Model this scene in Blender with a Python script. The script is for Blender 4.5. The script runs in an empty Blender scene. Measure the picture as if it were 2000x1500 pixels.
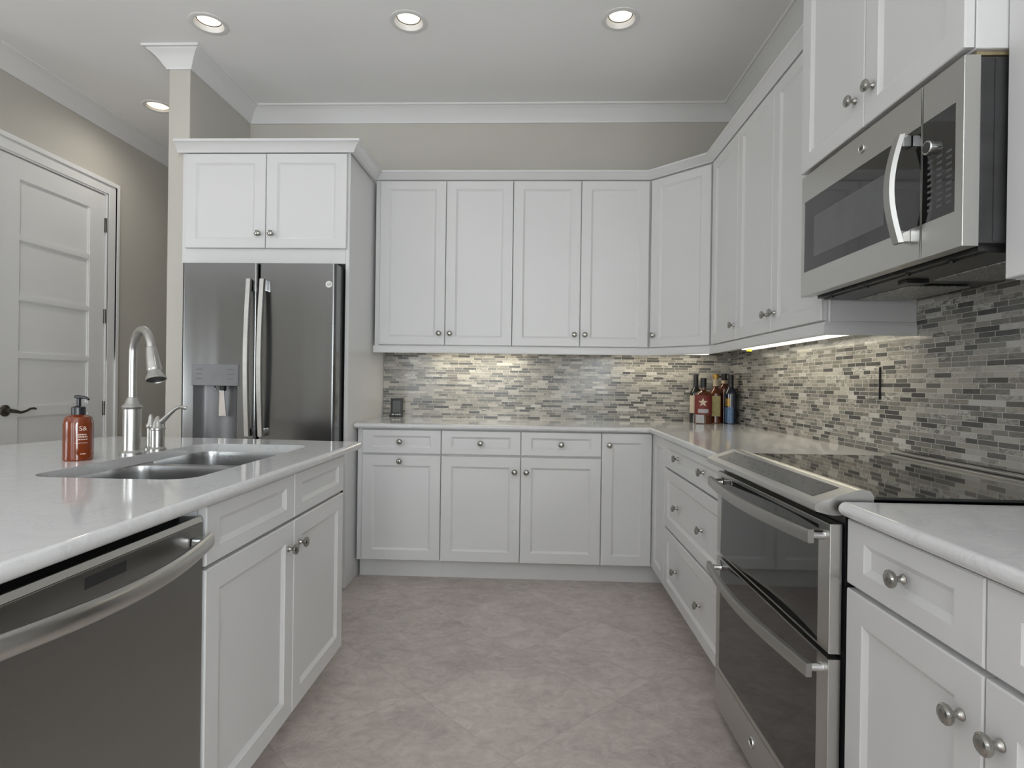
import bpy, bmesh, math, random
from mathutils import Vector, Matrix

random.seed(7)
C = bpy.context.scene.collection
SC = bpy.context.scene
PI = math.pi

# ------------------------------------------------------------------ camera, world, light, exposure
F_PX, YAW, PITCH, ROLL, CAM_Z = 1139.97, 0.0397, -0.0021, 0.0138, 1.1474
def make_camera():
    fw = Vector((-math.sin(YAW), math.cos(YAW), 0)); rt = Vector((math.cos(YAW), math.sin(YAW), 0)); up = Vector((0, 0, 1))
    fw2 = fw*math.cos(PITCH) + up*math.sin(PITCH); up2 = up*math.cos(PITCH) - fw*math.sin(PITCH)
    r = rt*math.cos(ROLL) + up2*math.sin(ROLL); u = up2*math.cos(ROLL) - rt*math.sin(ROLL)
    m = Matrix(((r.x, u.x, -fw2.x, 0), (r.y, u.y, -fw2.y, 0), (r.z, u.z, -fw2.z, CAM_Z), (0, 0, 0, 1)))
    cd = bpy.data.cameras.new('camera'); cd.sensor_width = 36; cd.sensor_fit = 'HORIZONTAL'
    cd.lens = F_PX/2000*36; cd.clip_start = 0.02; cd.clip_end = 100
    o = bpy.data.objects.new('camera', cd); C.objects.link(o); o.matrix_world = m
    SC.camera = o
make_camera()

w = bpy.data.worlds.new('world'); SC.world = w; w.use_nodes = True
w.node_tree.nodes['Background'].inputs[0].default_value = (0.80, 0.88, 1.0, 1)
w.node_tree.nodes['Background'].inputs[1].default_value = .8

SC.view_settings.view_transform = 'Standard'; SC.view_settings.look = 'None'
SC.view_settings.gamma = 1.0; SC.view_settings.use_curve_mapping = False
SC.view_settings.exposure = 0.04
SC.cycles.use_denoising = True
SC.cycles.max_bounces = 10; SC.cycles.diffuse_bounces = 6; SC.cycles.glossy_bounces = 5
SC.cycles.sample_clamp_indirect = 6.0
SC.cycles.caustics_reflective = False; SC.cycles.caustics_refractive = False

def area(name, loc, aim, sx, sy, power, col=(1, 1, 1)):
    d = bpy.data.lights.new(name, 'AREA'); d.shape = 'RECTANGLE'; d.size = sx; d.size_y = sy; d.energy = power; d.color = col
    o = bpy.data.objects.new(name, d); C.objects.link(o); o.location = loc
    o.rotation_euler = (Vector(aim)-Vector(loc)).to_track_quat('-Z', 'Y').to_euler()
    return o
# daylight through the living room windows behind the camera, plus an added right-hand one
REAR_WINDOWS = [(-3.1, -1.9), (-1.5, -.3)]
DAY = (0.905, 0.965, 1.0)
def daylight(loc, n, sx, sy, level, up):                              # sky light (level) and an added upward fill (up) to brighten the ceiling
    d = Vector(n)
    area('daylight', loc, Vector(loc)+d, sx, sy, level, DAY)
    area('ceiling_fill', loc, Vector(loc)+d+Vector((0, 0, 1.0)), sx, sy, up, DAY)
daylight((-2.5, -4.93, 1.45), (0, 1, 0), 1.1, 2.1, 7, 28)
daylight((-.9, -4.93, 1.45), (0, 1, 0), 1.1, 2.1, 7, 28)
daylight((-5.93, -1.6, 1.45), (1, 0, 0), 2.3, 2.1, 18, 100)
daylight((1.235, -3.0, 1.45), (-1, 0, 0), 2.3, 2.1, 118, 250)  # added side light for the island fronts, hall door and left wall

# ------------------------------------------------------------------ materials
def new_mat(name):
    m = bpy.data.materials.new(name); m.use_nodes = True
    return m, m.node_tree, m.node_tree.nodes['Principled BSDF']
def N(nt, t, **kw):
    n = nt.nodes.new(t)
    for k, v in kw.items(): setattr(n, k, v)
    return n
def math_n(nt, op, a, b=None, c=None):
    n = N(nt, 'ShaderNodeMath', operation=op)
    for i, v in enumerate((a, b, c)):
        if v is None: continue
        if isinstance(v, (int, float)): n.inputs[i].default_value = v
        else: nt.links.new(v, n.inputs[i])
    return n.outputs[0]
def ramp(nt, src, stops, mode='LINEAR'):
    r = N(nt, 'ShaderNodeValToRGB'); r.color_ramp.interpolation = mode
    e = r.color_ramp.elements
    while len(e) < len(stops): e.new(0.5)
    for i, (p, c) in enumerate(stops):
        e[i].position = p; e[i].color = (*c, 1)
    nt.links.new(src, r.inputs[0])
    return r.outputs[0]
def mix(nt, f, a, b, mode='MIX'):
    n = N(nt, 'ShaderNodeMix', data_type='RGBA', blend_type=mode)
    for k, v in ((0, f), (6, a), (7, b)):
        if isinstance(v, (int, float)): n.inputs[k].default_value = v
        elif isinstance(v, tuple): n.inputs[k].default_value = (*v, 1)
        else: nt.links.new(v, n.inputs[k])
    return n.outputs[2]
def noise(nt, vec, scale, detail=3, rough=.5, dist=0):
    n = N(nt, 'ShaderNodeTexNoise'); n.inputs['Scale'].default_value = scale; n.inputs['Detail'].default_value = detail
    n.inputs['Roughness'].default_value = rough; n.inputs['Distortion'].default_value = dist
    if vec is not None: nt.links.new(vec, n.inputs['Vector'])
    return n.outputs['Fac']
def pos(nt): return N(nt, 'ShaderNodeNewGeometry').outputs['Position']
def mapping(nt, vec, scale=(1, 1, 1), rot=(0, 0, 0)):
    n = N(nt, 'ShaderNodeMapping'); n.inputs['Scale'].default_value = scale; n.inputs['Rotation'].default_value = rot
    nt.links.new(vec, n.inputs['Vector']); return n.outputs[0]
def bump(nt, b, h, strength=.1, dist=.01):
    n = N(nt, 'ShaderNodeBump'); n.inputs['Strength'].default_value = strength; n.inputs['Distance'].default_value = dist
    nt.links.new(h, n.inputs['Height']); nt.links.new(n.outputs[0], b.inputs['Normal'])

def mat(name, col, rough=.5, metal=0.0, var=.03, scale=6, spec=None, coat=0, trans=0, ior=None, bmp=0, bscale=200):
    m, nt, b = new_mat(name)
    p = pos(nt)
    f = noise(nt, p, scale)
    c2 = tuple(max(0, v*(1-var*2)) for v in col)
    nt.links.new(ramp(nt, f, [(.3, c2), (.7, col)]), b.inputs['Base Color'])
    b.inputs['Roughness'].default_value = rough; b.inputs['Metallic'].default_value = metal
    if spec is not None: b.inputs['Specular IOR Level'].default_value = spec
    if coat: b.inputs['Coat Weight'].default_value = coat; b.inputs['Coat Roughness'].default_value = .05
    if trans: b.inputs['Transmission Weight'].default_value = trans
    if ior: b.inputs['IOR'].default_value = ior
    if bmp: bump(nt, b, noise(nt, p, bscale), bmp, .002)
    return m
def steel(name, col, rough, stretch, wav=.0, aniso=.0):
    m, nt, b = new_mat(name)
    p = pos(nt)
    f = noise(nt, mapping(nt, p, stretch), 1.0, 4, .6)
    nt.links.new(ramp(nt, f, [(.3, tuple(v*.985 for v in col)), (.7, col)]), b.inputs['Base Color'])
    b.inputs['Metallic'].default_value = 1.0
    rr = N(nt, 'ShaderNodeMapRange'); nt.links.new(f, rr.inputs[0]); rr.inputs[3].default_value = rough*.97; rr.inputs[4].default_value = rough*1.03
    nt.links.new(rr.outputs[0], b.inputs['Roughness'])
    if wav: bump(nt, b, noise(nt, mapping(nt, p, (7, 7, .8)), 1.0, 1), wav, .02)
    return m
def emit(name, col, s):
    m, nt, b = new_mat(name)
    b.inputs['Base Color'].default_value = (*col, 1)
    b.inputs['Emission Color'].default_value = (*col, 1); b.inputs['Emission Strength'].default_value = s
    return m

M = {}
M['paint'] = mat('cabinet_white_paint', (.69, .69, .69), .32, var=.008, scale=3)
M['trim'] = mat('trim_white_paint', (.78, .78, .78), .38, var=.008, scale=3)
M['wall'] = mat('greige_wall_paint', (.535, .512, .465), .62, var=.015, scale=2, bmp=.05, bscale=350)
M['ceiling'] = mat('ceiling_white_paint', (.91, .91, .915), .75, var=.012, scale=1.5, bmp=.05, bscale=300)
M['nickel'] = mat('brushed_nickel', (.44, .43, .40), .2, 1.0, .08, 60)
M['nickel_bright'] = mat('satin_nickel_faucet', (.50, .495, .475), .33, 1.0, .05, 40)
M['bronze'] = mat('dark_pewter', (.16, .15, .13), .3, 1.0, .1, 40)
M['steel_v'] = steel('fridge_steel', (.175, .175, .175), .2, (260, 260, 3), wav=.16)
M['steel_h'] = steel('brushed_steel', (.56, .555, .535), .30, (3, 3, 260))
M['steel_bar'] = steel('satin_steel_bar', (.46, .455, .44), .42, (3, 3, 260))
M['steel_dw'] = steel('dishwasher_steel', (.31, .31, .30), .34, (3, 90, 2), wav=0)
M['steel_sink'] = steel('sink_steel', (.5, .5, .5), .26, (60, 60, 60))
M['chrome'] = mat('polished_steel', (.75, .75, .75), .12, 1.0, .03, 30)
M['black'] = mat('black_plastic', (.012, .012, .013), .35, 0, .1, 30)
M['dark'] = mat('dark_grey_steel', (.075, .075, .077), .38, .6, .1, 20)
M['glass_black'] = mat('black_oven_glass', (.012, .012, .012), .045, 0, .1, 10, spec=.62, coat=.15)
M['cooktop'] = mat('black_ceramic_glass', (.010, .010, .011), .035, 0, .1, 10, spec=.75)
M['window_grey'] = mat('microwave_window', (.095, .095, .098), .12, 0, .05, 20, spec=.6)
M['grey_plastic'] = mat('grey_plastic', (.165, .165, .17), .35, .3, .04, 20)
M['underside'] = mat('hood_underside', (.10, .10, .10), .35, .7, .25, 25)
M['filter'] = mat('grease_filter', (.55, .55, .53), .4, .9, .35, 140)
M['raw_wood'] = mat('raw_wood_edge', (.42, .34, .2), .7, 0, .2, 30)
M['amber'] = mat('amber_plastic', (.25, .042, .006), .12, 0, .12, 14, coat=.4, trans=.25, ior=1.45)
M['pump'] = mat('black_pump', (.012, .012, .018), .3, 0, .1, 40)
M['print'] = mat('pale_print', (.75, .58, .48), .5, 0, .05, 30)
M['white_print'] = mat('white_print', (.8, .8, .78), .5, 0, .05, 30)
M['grey_print'] = mat('grey_print', (.10, .10, .10), .5, 0, .05, 30)
M['lamp'] = emit('lamp_glow', (1.0, .90, .74), 1.25)
M['lamp_hall'] = emit('hall_lamp_glow', (1.0, .84, .58), 1.5)
M['strip'] = emit('strip_light_glow', (1.0, .97, .84), 1.9)
M['wine_glass'] = mat('dark_bottle_glass', (.010, .012, .012), .06, 0, .1, 20, spec=.8)
M['blue_glass'] = mat('blue_black_bottle_glass', (.010, .014, .028), .08, 0, .1, 20, spec=.8)
M['amber_glass'] = mat('whiskey_glass', (.13, .028, .006), .06, 0, .3, 25, spec=.7, coat=.3)
M['foil'] = mat('bottle_foil', (.02, .019, .02), .4, .2, .1, 30)
M['gold'] = mat('gold_cap', (.40, .24, .06), .35, .6, .1, 40)
M['cream'] = mat('cream_label', (.66, .55, .42), .6, 0, .08, 60)
M['yellow_label'] = mat('yellow_label', (.52, .46, .22), .6, 0, .12, 60)
M['red_label'] = mat('red_label', (.22, .03, .028), .55, 0, .2, 60)
M['blue_label'] = mat('blue_label', (.10, .17, .29), .35, .3, .15, 60)
M['grey_label'] = mat('grey_label', (.45, .45, .47), .5, 0, .1, 60)
M['touch'] = mat('touch_glass', (.085, .082, .070), .14, .3, .1, 20)
M['screen'] = mat('grey_screen', (.10, .105, .105), .25, 0, .1, 20)
M['yellow_plastic'] = mat('yellow_plastic', (.6, .55, .02), .5, 0, .1, 30)
M['plate'] = mat('stone_cover_plate', (.30, .295, .27), .3, 0, .35, 40)
M['pane'] = mat('window_pane', (.95, .97, 1), .02, 0, 0, 2, trans=1.0, ior=1.02)

def quartz():
    m, nt, b = new_mat('white_quartz'); p = pos(nt)
    f = noise(nt, p, 7, 6, .6, 1.2); g = noise(nt, p, 300, 2)
    c = ramp(nt, f, [(.35, (.615, .615, .615)), (.47, (.645, .645, .645)), (.5, (.595, .595, .595)), (.53, (.65, .65, .65)), (.7, (.635, .635, .635))])
    c = mix(nt, .03, c, ramp(nt, g, [(.45, (.4, .4, .4)), (.6, (.9, .9, .9))]))
    nt.links.new(c, b.inputs['Base Color']); b.inputs['Roughness'].default_value = .075
    return m
M['quartz'] = quartz()

def floor_mat():
    m, nt, b = new_mat('stone_floor_tile'); p = pos(nt)
    s = N(nt, 'ShaderNodeSeparateXYZ'); nt.links.new(p, s.inputs[0]); x, y = s.outputs[0], s.outputs[1]
    r2 = 1/math.sqrt(2)
    a = math_n(nt, 'MULTIPLY', math_n(nt, 'ADD', x, y), r2); c = math_n(nt, 'MULTIPLY', math_n(nt, 'SUBTRACT', y, x), r2)
    ta = math_n(nt, 'DIVIDE', math_n(nt, 'SUBTRACT', a, 1.206), .513); tb = math_n(nt, 'DIVIDE', math_n(nt, 'SUBTRACT', c, 1.285), .513)
    def edge(t):
        f = math_n(nt, 'FRACT', t); return math_n(nt, 'MINIMUM', f, math_n(nt, 'SUBTRACT', 1.0, f))
    e = math_n(nt, 'MINIMUM', edge(ta), edge(tb))
    g = math_n(nt, 'SUBTRACT', 1.0, math_n(nt, 'SMOOTH_MIN', math_n(nt, 'DIVIDE', e, .0055), 1.0, .3))
    cb = N(nt, 'ShaderNodeCombineXYZ'); nt.links.new(math_n(nt, 'FLOOR', ta), cb.inputs[0]); nt.links.new(math_n(nt, 'FLOOR', tb), cb.inputs[1])
    wn = N(nt, 'ShaderNodeTexWhiteNoise', noise_dimensions='3D'); nt.links.new(cb.outputs[0], wn.inputs[0])
    off = N(nt, 'ShaderNodeVectorMath', operation='MULTIPLY_ADD'); nt.links.new(wn.outputs[1], off.inputs[0]); off.inputs[1].default_value = (9, 9, 9); nt.links.new(p, off.inputs[2])
    v = off.outputs[0]
    f1 = noise(nt, mapping(nt, v, (1, 1.25, 1), (0, 0, .7)), 3.4, 6, .64, .6); f2 = noise(nt, mapping(nt, v, (1, 1.3, 1), (0, 0, -.6)), 15, 7, .72, .8)
    c1 = ramp(nt, f1, [(.34, (.36, .305, .285)), (.5, (.52, .455, .42)), (.66, (.63, .56, .51))])
    c2 = ramp(nt, f2, [(.34, (.31, .26, .245)), (.5, (.53, .465, .43)), (.64, (.70, .635, .585))])
    col = mix(nt, .5, c1, c2)
    ve = ramp(nt, math_n(nt, 'ABSOLUTE', math_n(nt, 'SUBTRACT', noise(nt, v, 5, 5, .6, 2.2), .5)), [(0, (1, 1, 1)), (.012, (0, 0, 0))])
    col = mix(nt, math_n(nt, 'MULTIPLY', ve, .26), col, (.78, .72, .67))
    col = mix(nt, .16, col, ramp(nt, wn.outputs[0], [(0, (.45, .40, .37)), (1, (.68, .62, .58))]))
    col = mix(nt, math_n(nt, 'MULTIPLY', g, .5), col, (.33, .29, .265))
    nt.links.new(col, b.inputs['Base Color']); b.inputs['Roughness'].default_value = .42
    bump(nt, b, math_n(nt, 'SUBTRACT', f2, math_n(nt, 'MULTIPLY', g, .6)), .12, .004)
    return m
M['floor'] = floor_mat()

def mosaic(name, axis):
    m, nt, b = new_mat(name); p = pos(nt)
    s = N(nt, 'ShaderNodeSeparateXYZ'); nt.links.new(p, s.inputs[0])
    u = s.outputs[0] if axis == 'x' else math_n(nt, 'MULTIPLY', s.outputs[1], -1.0)
    t = math_n(nt, 'DIVIDE', s.outputs[2], .0164); row = math_n(nt, 'FLOOR', t); fr = math_n(nt, 'FRACT', t)
    wn = N(nt, 'ShaderNodeTexWhiteNoise', noise_dimensions='1D'); nt.links.new(row, wn.inputs['W'])
    W = math_n(nt, 'ADD', math_n(nt, 'DIVIDE', u, .074), math_n(nt, 'MULTIPLY', wn.outputs[0], 917.0))
    v1 = N(nt, 'ShaderNodeTexVoronoi', voronoi_dimensions='1D', feature='F1'); v2 = N(nt, 'ShaderNodeTexVoronoi', voronoi_dimensions='1D', feature='DISTANCE_TO_EDGE')
    for v in (v1, v2): nt.links.new(W, v.inputs['W']); v.inputs['Scale'].default_value = 1.0
    sc = N(nt, 'ShaderNodeSeparateColor'); nt.links.new(v1.outputs['Color'], sc.inputs[0])
    col = ramp(nt, sc.outputs[0], [(0, (.075, .074, .072)), (.11, (.15, .145, .135)), (.24, (.235, .225, .20)), (.40, (.33, .31, .275)), (.58, (.41, .385, .345)), (.76, (.475, .452, .41)), (.92, (.56, .545, .51))], 'CONSTANT')
    mp = N(nt, 'ShaderNodeCombineXYZ'); nt.links.new(math_n(nt, 'MULTIPLY', u, 28.0), mp.inputs[0]); nt.links.new(math_n(nt, 'MULTIPLY', s.outputs[2], 70.0), mp.inputs[1]); nt.links.new(math_n(nt, 'MULTIPLY', sc.outputs[1], 40.0), mp.inputs[2])
    nf = noise(nt, mp.outputs[0], 1.0, 3, .6, 1.4)
    col = mix(nt, math_n(nt, 'MULTIPLY', ramp(nt, nf, [(.42, (0, 0, 0)), (.62, (1, 1, 1))]), math_n(nt, 'MULTIPLY', sc.outputs[2], .95)), col, (.11, .11, .105))
    gv = math_n(nt, 'LESS_THAN', v2.outputs['Distance'], .018)
    gh = math_n(nt, 'LESS_THAN', fr, .095)
    g = math_n(nt, 'MAXIMUM', gv, gh)
    col = mix(nt, g, col, (.52, .51, .48))
    nt.links.new(col, b.inputs['Base Color'])
    nt.links.new(math_n(nt, 'MULTIPLY_ADD', g, .45, .16), b.inputs['Roughness'])
    bump(nt, b, math_n(nt, 'SUBTRACT', 1.0, g), .35, .0015)
    return m
M['mosaic_back'] = mosaic('glass_mosaic_back', 'x'); M['mosaic_right'] = mosaic('glass_mosaic_right', 'y')

# ------------------------------------------------------------------ mesh helpers
class Fr:                                                            # a working frame: u to the right, v up, w out of the face
    def __init__(s, o, u, n): s.o = Vector(o); s.u = Vector(u).normalized(); s.n = Vector(n).normalized(); s.z = Vector((0, 0, 1))
    def __call__(s, u, v, w=0): return s.o + s.u*u + s.z*v + s.n*w
ID = Fr((0, 0, 0), (1, 0, 0), (0, -1, 0))

class B:
    def __init__(s): s.bm = bmesh.new()
    def hexa(s, pts, bev=0, seg=2):
        t = bmesh.new(); v = [t.verts.new(p) for p in pts]
        for f in ((0, 3, 2, 1), (4, 5, 6, 7), (0, 1, 5, 4), (1, 2, 6, 5), (2, 3, 7, 6), (3, 0, 4, 7)): t.faces.new([v[i] for i in f])
        bmesh.ops.recalc_face_normals(t, faces=t.faces)
        if bev: bmesh.ops.bevel(t, geom=list(t.edges), offset=bev, segments=seg, affect='EDGES', profile=.5)
        s.add(t); return s
    def add(s, t):
        me = bpy.data.meshes.new('tmp'); t.to_mesh(me); t.free(); s.bm.from_mesh(me); bpy.data.meshes.remove(me)
    def box(s, x0, y0, z0, x1, y1, z1, bev=0, seg=2):
        return s.hexa([(x0, y0, z0), (x1, y0, z0), (x1, y1, z0), (x0, y1, z0), (x0, y0, z1), (x1, y0, z1), (x1, y1, z1), (x0, y1, z1)], bev, seg)
    def fbox(s, F, u0, u1, v0, v1, w0, w1, bev=0, seg=2):
        return s.hexa([F(u0, v0, w0), F(u1, v0, w0), F(u1, v0, w1), F(u0, v0, w1), F(u0, v1, w0), F(u1, v1, w0), F(u1, v1, w1), F(u0, v1, w1)], bev, seg)
    def loft(s, loops, closed=True, cap0=True, cap1=True):
        bm = s.bm; L = [[bm.verts.new(p) for p in lp] for lp in loops]; n = len(L[0])
        for a, b in zip(L[:-1], L[1:]):
            for i in range(n if closed else n-1):
                j = (i+1) % n; bm.faces.new((a[i], a[j], b[j], b[i]))
        if cap0 and closed: bm.faces.new(list(reversed(L[0])))
        if cap1 and closed: bm.faces.new(L[-1])
        return s
    def lathe(s, prof, c=(0, 0, 0), axis=(0, 0, 1), n=32, cap=True):
        q = Vector(axis).normalized().to_track_quat('Z', 'Y'); c = Vector(c)
        loops = [[c + q @ Vector((max(r, .0002)*math.cos(2*PI*i/n), max(r, .0002)*math.sin(2*PI*i/n), h)) for i in range(n)] for r, h in prof]
        return s.loft(loops, True, cap, cap)
    def tube(s, pts, r, n=16, flat=None):
        pts = [Vector(p) for p in pts]; k = len(pts); loops = []
        rr = r if isinstance(r, (list, tuple)) else [r]*k
        ref = None
        for i, p in enumerate(pts):
            t = (pts[min(i+1, k-1)] - pts[max(i-1, 0)]).normalized()
            if ref is None:
                ref = t.cross(Vector((0, 0, 1)));
                if ref.length < .1: ref = t.cross(Vector((0, 1, 0)))
                ref.normalize()
            ref = (ref - t*ref.dot(t)).normalized(); bi = t.cross(ref)
            loops.append([p + (ref*math.cos(2*PI*j/n) + bi*math.sin(2*PI*j/n))*rr[i] for j in range(n)])
        return s.loft(loops)
    def sweepsec(s, pts, sec, upv):
        # sweep a closed section (a, b) along pts; a along (t x up), b along up
        pts = [Vector(p) for p in pts]; k = len(pts); loops = []; upv = Vector(upv)
        for i, p in enumerate(pts):
            t = (pts[min(i+1, k-1)] - pts[max(i-1, 0)]).normalized(); a = t.cross(upv).normalized()
            loops.append([p + a*x + upv*y for x, y in sec])
        return s.loft(loops)
    def prism(s, poly, d):
        d = Vector(d); poly = [Vector(p) for p in poly]
        return s.loft([poly, [p+d for p in poly]])
    def fill(s, loops):                                              # flat face with holes
        bm = s.bm; ed = []
        for lp in loops:
            v = [bm.verts.new(p) for p in lp]
            ed += [bm.edges.new((v[i], v[(i+1) % len(v)])) for i in range(len(v))]
        bmesh.ops.triangle_fill(bm, use_beauty=True, use_dissolve=False, edges=ed)
        return s
    def mesh(s, name, weld=True):
        if weld: bmesh.ops.remove_doubles(s.bm, verts=s.bm.verts, dist=1e-5)
        bmesh.ops.recalc_face_normals(s.bm, faces=s.bm.faces)
        me = bpy.data.meshes.new(name); s.bm.to_mesh(me); s.bm.free()
        for p in me.polygons: p.use_smooth = True
        me.set_sharp_from_angle(angle=math.radians(35))
        return me

ORG = {}
def wn(o):
    m = o.modifiers.new('weighted_normals', 'WEIGHTED_NORMAL'); m.keep_sharp = True; m.weight = 80
    return o
def tag(o, label=None, cat=None, group=None, kind=None):
    for k, v in (('label', label), ('category', cat), ('group', group), ('kind', kind)):
        if v: o[k] = v
    return o
def thing(name, label, cat, loc, group=None):
    o = bpy.data.objects.new(name, None); C.objects.link(o); o.location = loc; o.empty_display_size = .1
    ORG[o] = Vector(loc); return tag(o, label, cat, group)
def part(name, b, m, parent, label=None, weld=True):
    me = b.mesh(name, weld); me.transform(Matrix.Translation(-ORG[parent])); me.materials.append(M[m])
    o = wn(bpy.data.objects.new(name, me)); C.objects.link(o); o.parent = parent; ORG[o] = ORG[parent]
    if label: o['label'] = label
    return o
def part2(name, bs, parent, label=None):                              # one mesh with several materials: printed pattern on a part
    b = B(); ms = []
    for k, (bb, m) in enumerate(bs):
        for f in bb.bm.faces: f.material_index = k
        b.add(bb.bm); ms.append(m)
    me = b.mesh(name, False); me.transform(Matrix.Translation(-ORG[parent]))
    for m in ms: me.materials.append(M[m])
    o = wn(bpy.data.objects.new(name, me)); C.objects.link(o); o.parent = parent; ORG[o] = ORG[parent]
    if label: o['label'] = label
    return o
def single(name, b, m, label, cat, loc, group=None):
    me = b.mesh(name); me.transform(Matrix.Translation(-Vector(loc))); me.materials.append(M[m])
    o = wn(bpy.data.objects.new(name, me)); C.objects.link(o); o.location = loc; ORG[o] = Vector(loc)
    return tag(o, label, cat, group)
def struct(name, b, m, label=None):
    me = b.mesh(name); me.materials.append(M[m]); o = wn(bpy.data.objects.new(name, me)); C.objects.link(o)
    ORG[o] = Vector((0, 0, 0)); return tag(o, label, None, None, 'structure')
def copy_tree(o, parent=None):
    c = o.copy(); C.objects.link(c); c.parent = parent; ORG[c] = ORG[o]
    for ch in list(o.children): copy_tree(ch, c)
    return c

def miter(path, closed=False):
    n = len(path); out = []
    P = [Vector((p[0], p[1])) for p in path]
    for i in range(n):
        def nrm(a, b):
            d = (b-a).normalized(); return Vector((-d.y, d.x))
        if closed: n1, n2 = nrm(P[i-1], P[i]), nrm(P[i], P[(i+1) % n])
        else:
            n1 = nrm(P[max(i-1, 0)], P[max(i, 1)]) if i > 0 else nrm(P[0], P[1])
            n2 = nrm(P[i], P[i+1]) if i < n-1 else n1
        out.append((n1+n2)/(1+n1.dot(n2)))
    return P, out
def moulding(path, prof):                                            # left of the path is outward; prof = (out, z), closed section
    P, m = miter(path); b = B()
    return b.loft([[(p.x+k.x*o, p.y+k.y*o, z) for o, z in prof] for p, k in zip(P, m)])
def slab(outline, z0, z1, holes=(), r=None, seg=6):                  # CCW outline with a full bullnose edge
    P, m = miter(outline, True); h = (z1-z0)/2; r = r or h; zm = (z0+z1)/2; b = B(); loops = []
    for k in range(seg*2+1):
        a = -PI/2 + PI*k/(seg*2); d = r*(1-math.cos(a)); z = zm+h*math.sin(a)
        loops.append([(p.x+q.x*d, p.y+q.y*d, z) for p, q in zip(P, m)])
    b.loft(loops, True, False, False)
    for lp, zz in ((loops[0], z0), (loops[-1], z1)): b.fill([lp]+[[(x, y, zz) for x, y in hl] for hl in holes])
    for hl in holes: b.loft([[(x, y, z0) for x, y in hl], [(x, y, z1) for x, y in hl]], True, False, False)
    return b
def rrect(x0, y0, x1, y1, r, n=6):
    out = []
    for cx, cy, a0 in ((x1-r, y0+r, -PI/2), (x1-r, y1-r, 0), (x0+r, y1-r, PI/2), (x0+r, y0+r, PI)):
        out += [(cx+r*math.cos(a0+PI/2*k/n), cy+r*math.sin(a0+PI/2*k/n)) for k in range(n+1)]
    return out

# shaker front: outer slab, flat frame, sloped bead, recessed panel
def shaker(F, u0, u1, v0, v1, fu=.058, fv=None, t=.020, w0=.002, dep=.009, sl=.011):
    fv = fv or fu; b = B()
    def lp(i, j, w): return [F(u0+i, v0+j, w), F(u1-i, v0+j, w), F(u1-i, v1-j, w), F(u0+i, v1-j, w)]
    e = .0025
    b.loft([lp(0, 0, w0), lp(0, 0, w0+t-e), lp(e, e, w0+t), lp(fu, fv, w0+t), lp(fu+.002, fv+.002, w0+t-.003), lp(fu+sl, fv+sl, w0+t-dep+.001), lp(fu+sl+.001, fv+sl+.001, w0+t-dep)])
    return b
def ring(F, u0, u1, v0, v1, a0, a1, c0, c1, w0, w1, e=.0025):          # plate with a rectangular opening, one piece
    def lp(p, q, r, t, i, w): return [F(p+i, r+i, w), F(q-i, r+i, w), F(q-i, t-i, w), F(p+i, t-i, w)]
    b = B()
    b.loft([lp(a0, a1, c0, c1, 0, w0), lp(u0, u1, v0, v1, 0, w0), lp(u0, u1, v0, v1, 0, w1-e), lp(u0, u1, v0, v1, e*.3, w1-e*.3), lp(u0, u1, v0, v1, e, w1), lp(a0, a1, c0, c1, 0, w1), lp(a0, a1, c0, c1, 0, w0)], True, False, False)
    return b
def knob_mesh():
    b = B(); b.lathe([(.0, 0), (.0095, 0), (.0095, .002), (.007, .005), (.0052, .010), (.0055, .013), (.009, .016), (.0145, .0195), (.0165, .0235), (.0160, .027), (.0135, .029), (.0125, .0285), (.0115, .0295), (.006, .0312), (.0, .0316)], n=28)
    me = b.mesh('knob'); me.materials.append(M['nickel']); return me
KNOB = knob_mesh()
def knob(parent, F, u, v, w=.022):
    o = bpy.data.objects.new('knob', KNOB); C.objects.link(o); o.parent = parent
    o.location = F(u, v, w) - ORG[parent]; o.rotation_euler = F.n.to_track_quat('Z', 'Y').to_euler()
    return o
def cabinet(name, label, cat, F, u0, u1, z0, z1, depth, fronts, toe=0, group=None, parts=None):
    base = F((u0+u1)/2, 0 if toe else z0, -depth/2)
    t = thing(name, label, cat, base, group)
    part('cabinet_body', B().fbox(F, u0, u1, z0, z1, -depth, 0, .0015, 1), 'paint', t)
    if toe: part('toe_kick', B().fbox(F, u0, u1, 0, z0, -depth, -.068), 'paint', t)
    for fr in fronts:
        kind, a, b_, c, d, kn = fr[:6]; fu, fv = (fr[6], fr[7]) if len(fr) > 6 else ((.058, .058) if kind == 'door' else (.056, .034))
        o = part(kind, shaker(F, a, b_, c, d, fu, fv), 'paint', t)
        for ku, kv in kn: knob(o, F, ku, kv)
    return t

# text as a flat mesh in its own xy plane, for marks printed on things
def text_b(s, size, depth=.0004, fn=None):
    cu = bpy.data.curves.new('txt', 'FONT'); cu.body = s; cu.size = size; cu.align_x = 'CENTER'; cu.align_y = 'CENTER'; cu.extrude = depth; cu.resolution_u = 3
    o = bpy.data.objects.new('txt', cu); C.objects.link(o)
    dg = bpy.context.evaluated_depsgraph_get(); me = bpy.data.meshes.new_from_object(o.evaluated_get(dg))
    b = B(); b.bm.from_mesh(me); bpy.data.meshes.remove(me); bpy.data.objects.remove(o); bpy.data.curves.remove(cu)
    for v in b.bm.verts: v.co = fn(v.co.x, v.co.y, v.co.z)
    return b
def badge(parent, F, u, v, w, r):
    n = F.n; c = F(u, v, w)
    o = part('badge', B().lathe([(0, 0), (r, 0), (r, .0015), (r*.98, .002), (0, .002)], c, n, 28), 'steel_h', parent, 'round appliance badge')
    part('badge_ring', B().lathe([(r*.84, .0018), (r*.84, .0032), (r, .0032), (r*1.02, .0018)], c, n, 28, False), 'chrome', o)
    part('badge_monogram', text_b('GE', r*1.05, .0004, lambda x, y, z: F(u+x+y*.25, v+y, w+.0024+z)), 'dark', o)
    return o

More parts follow.
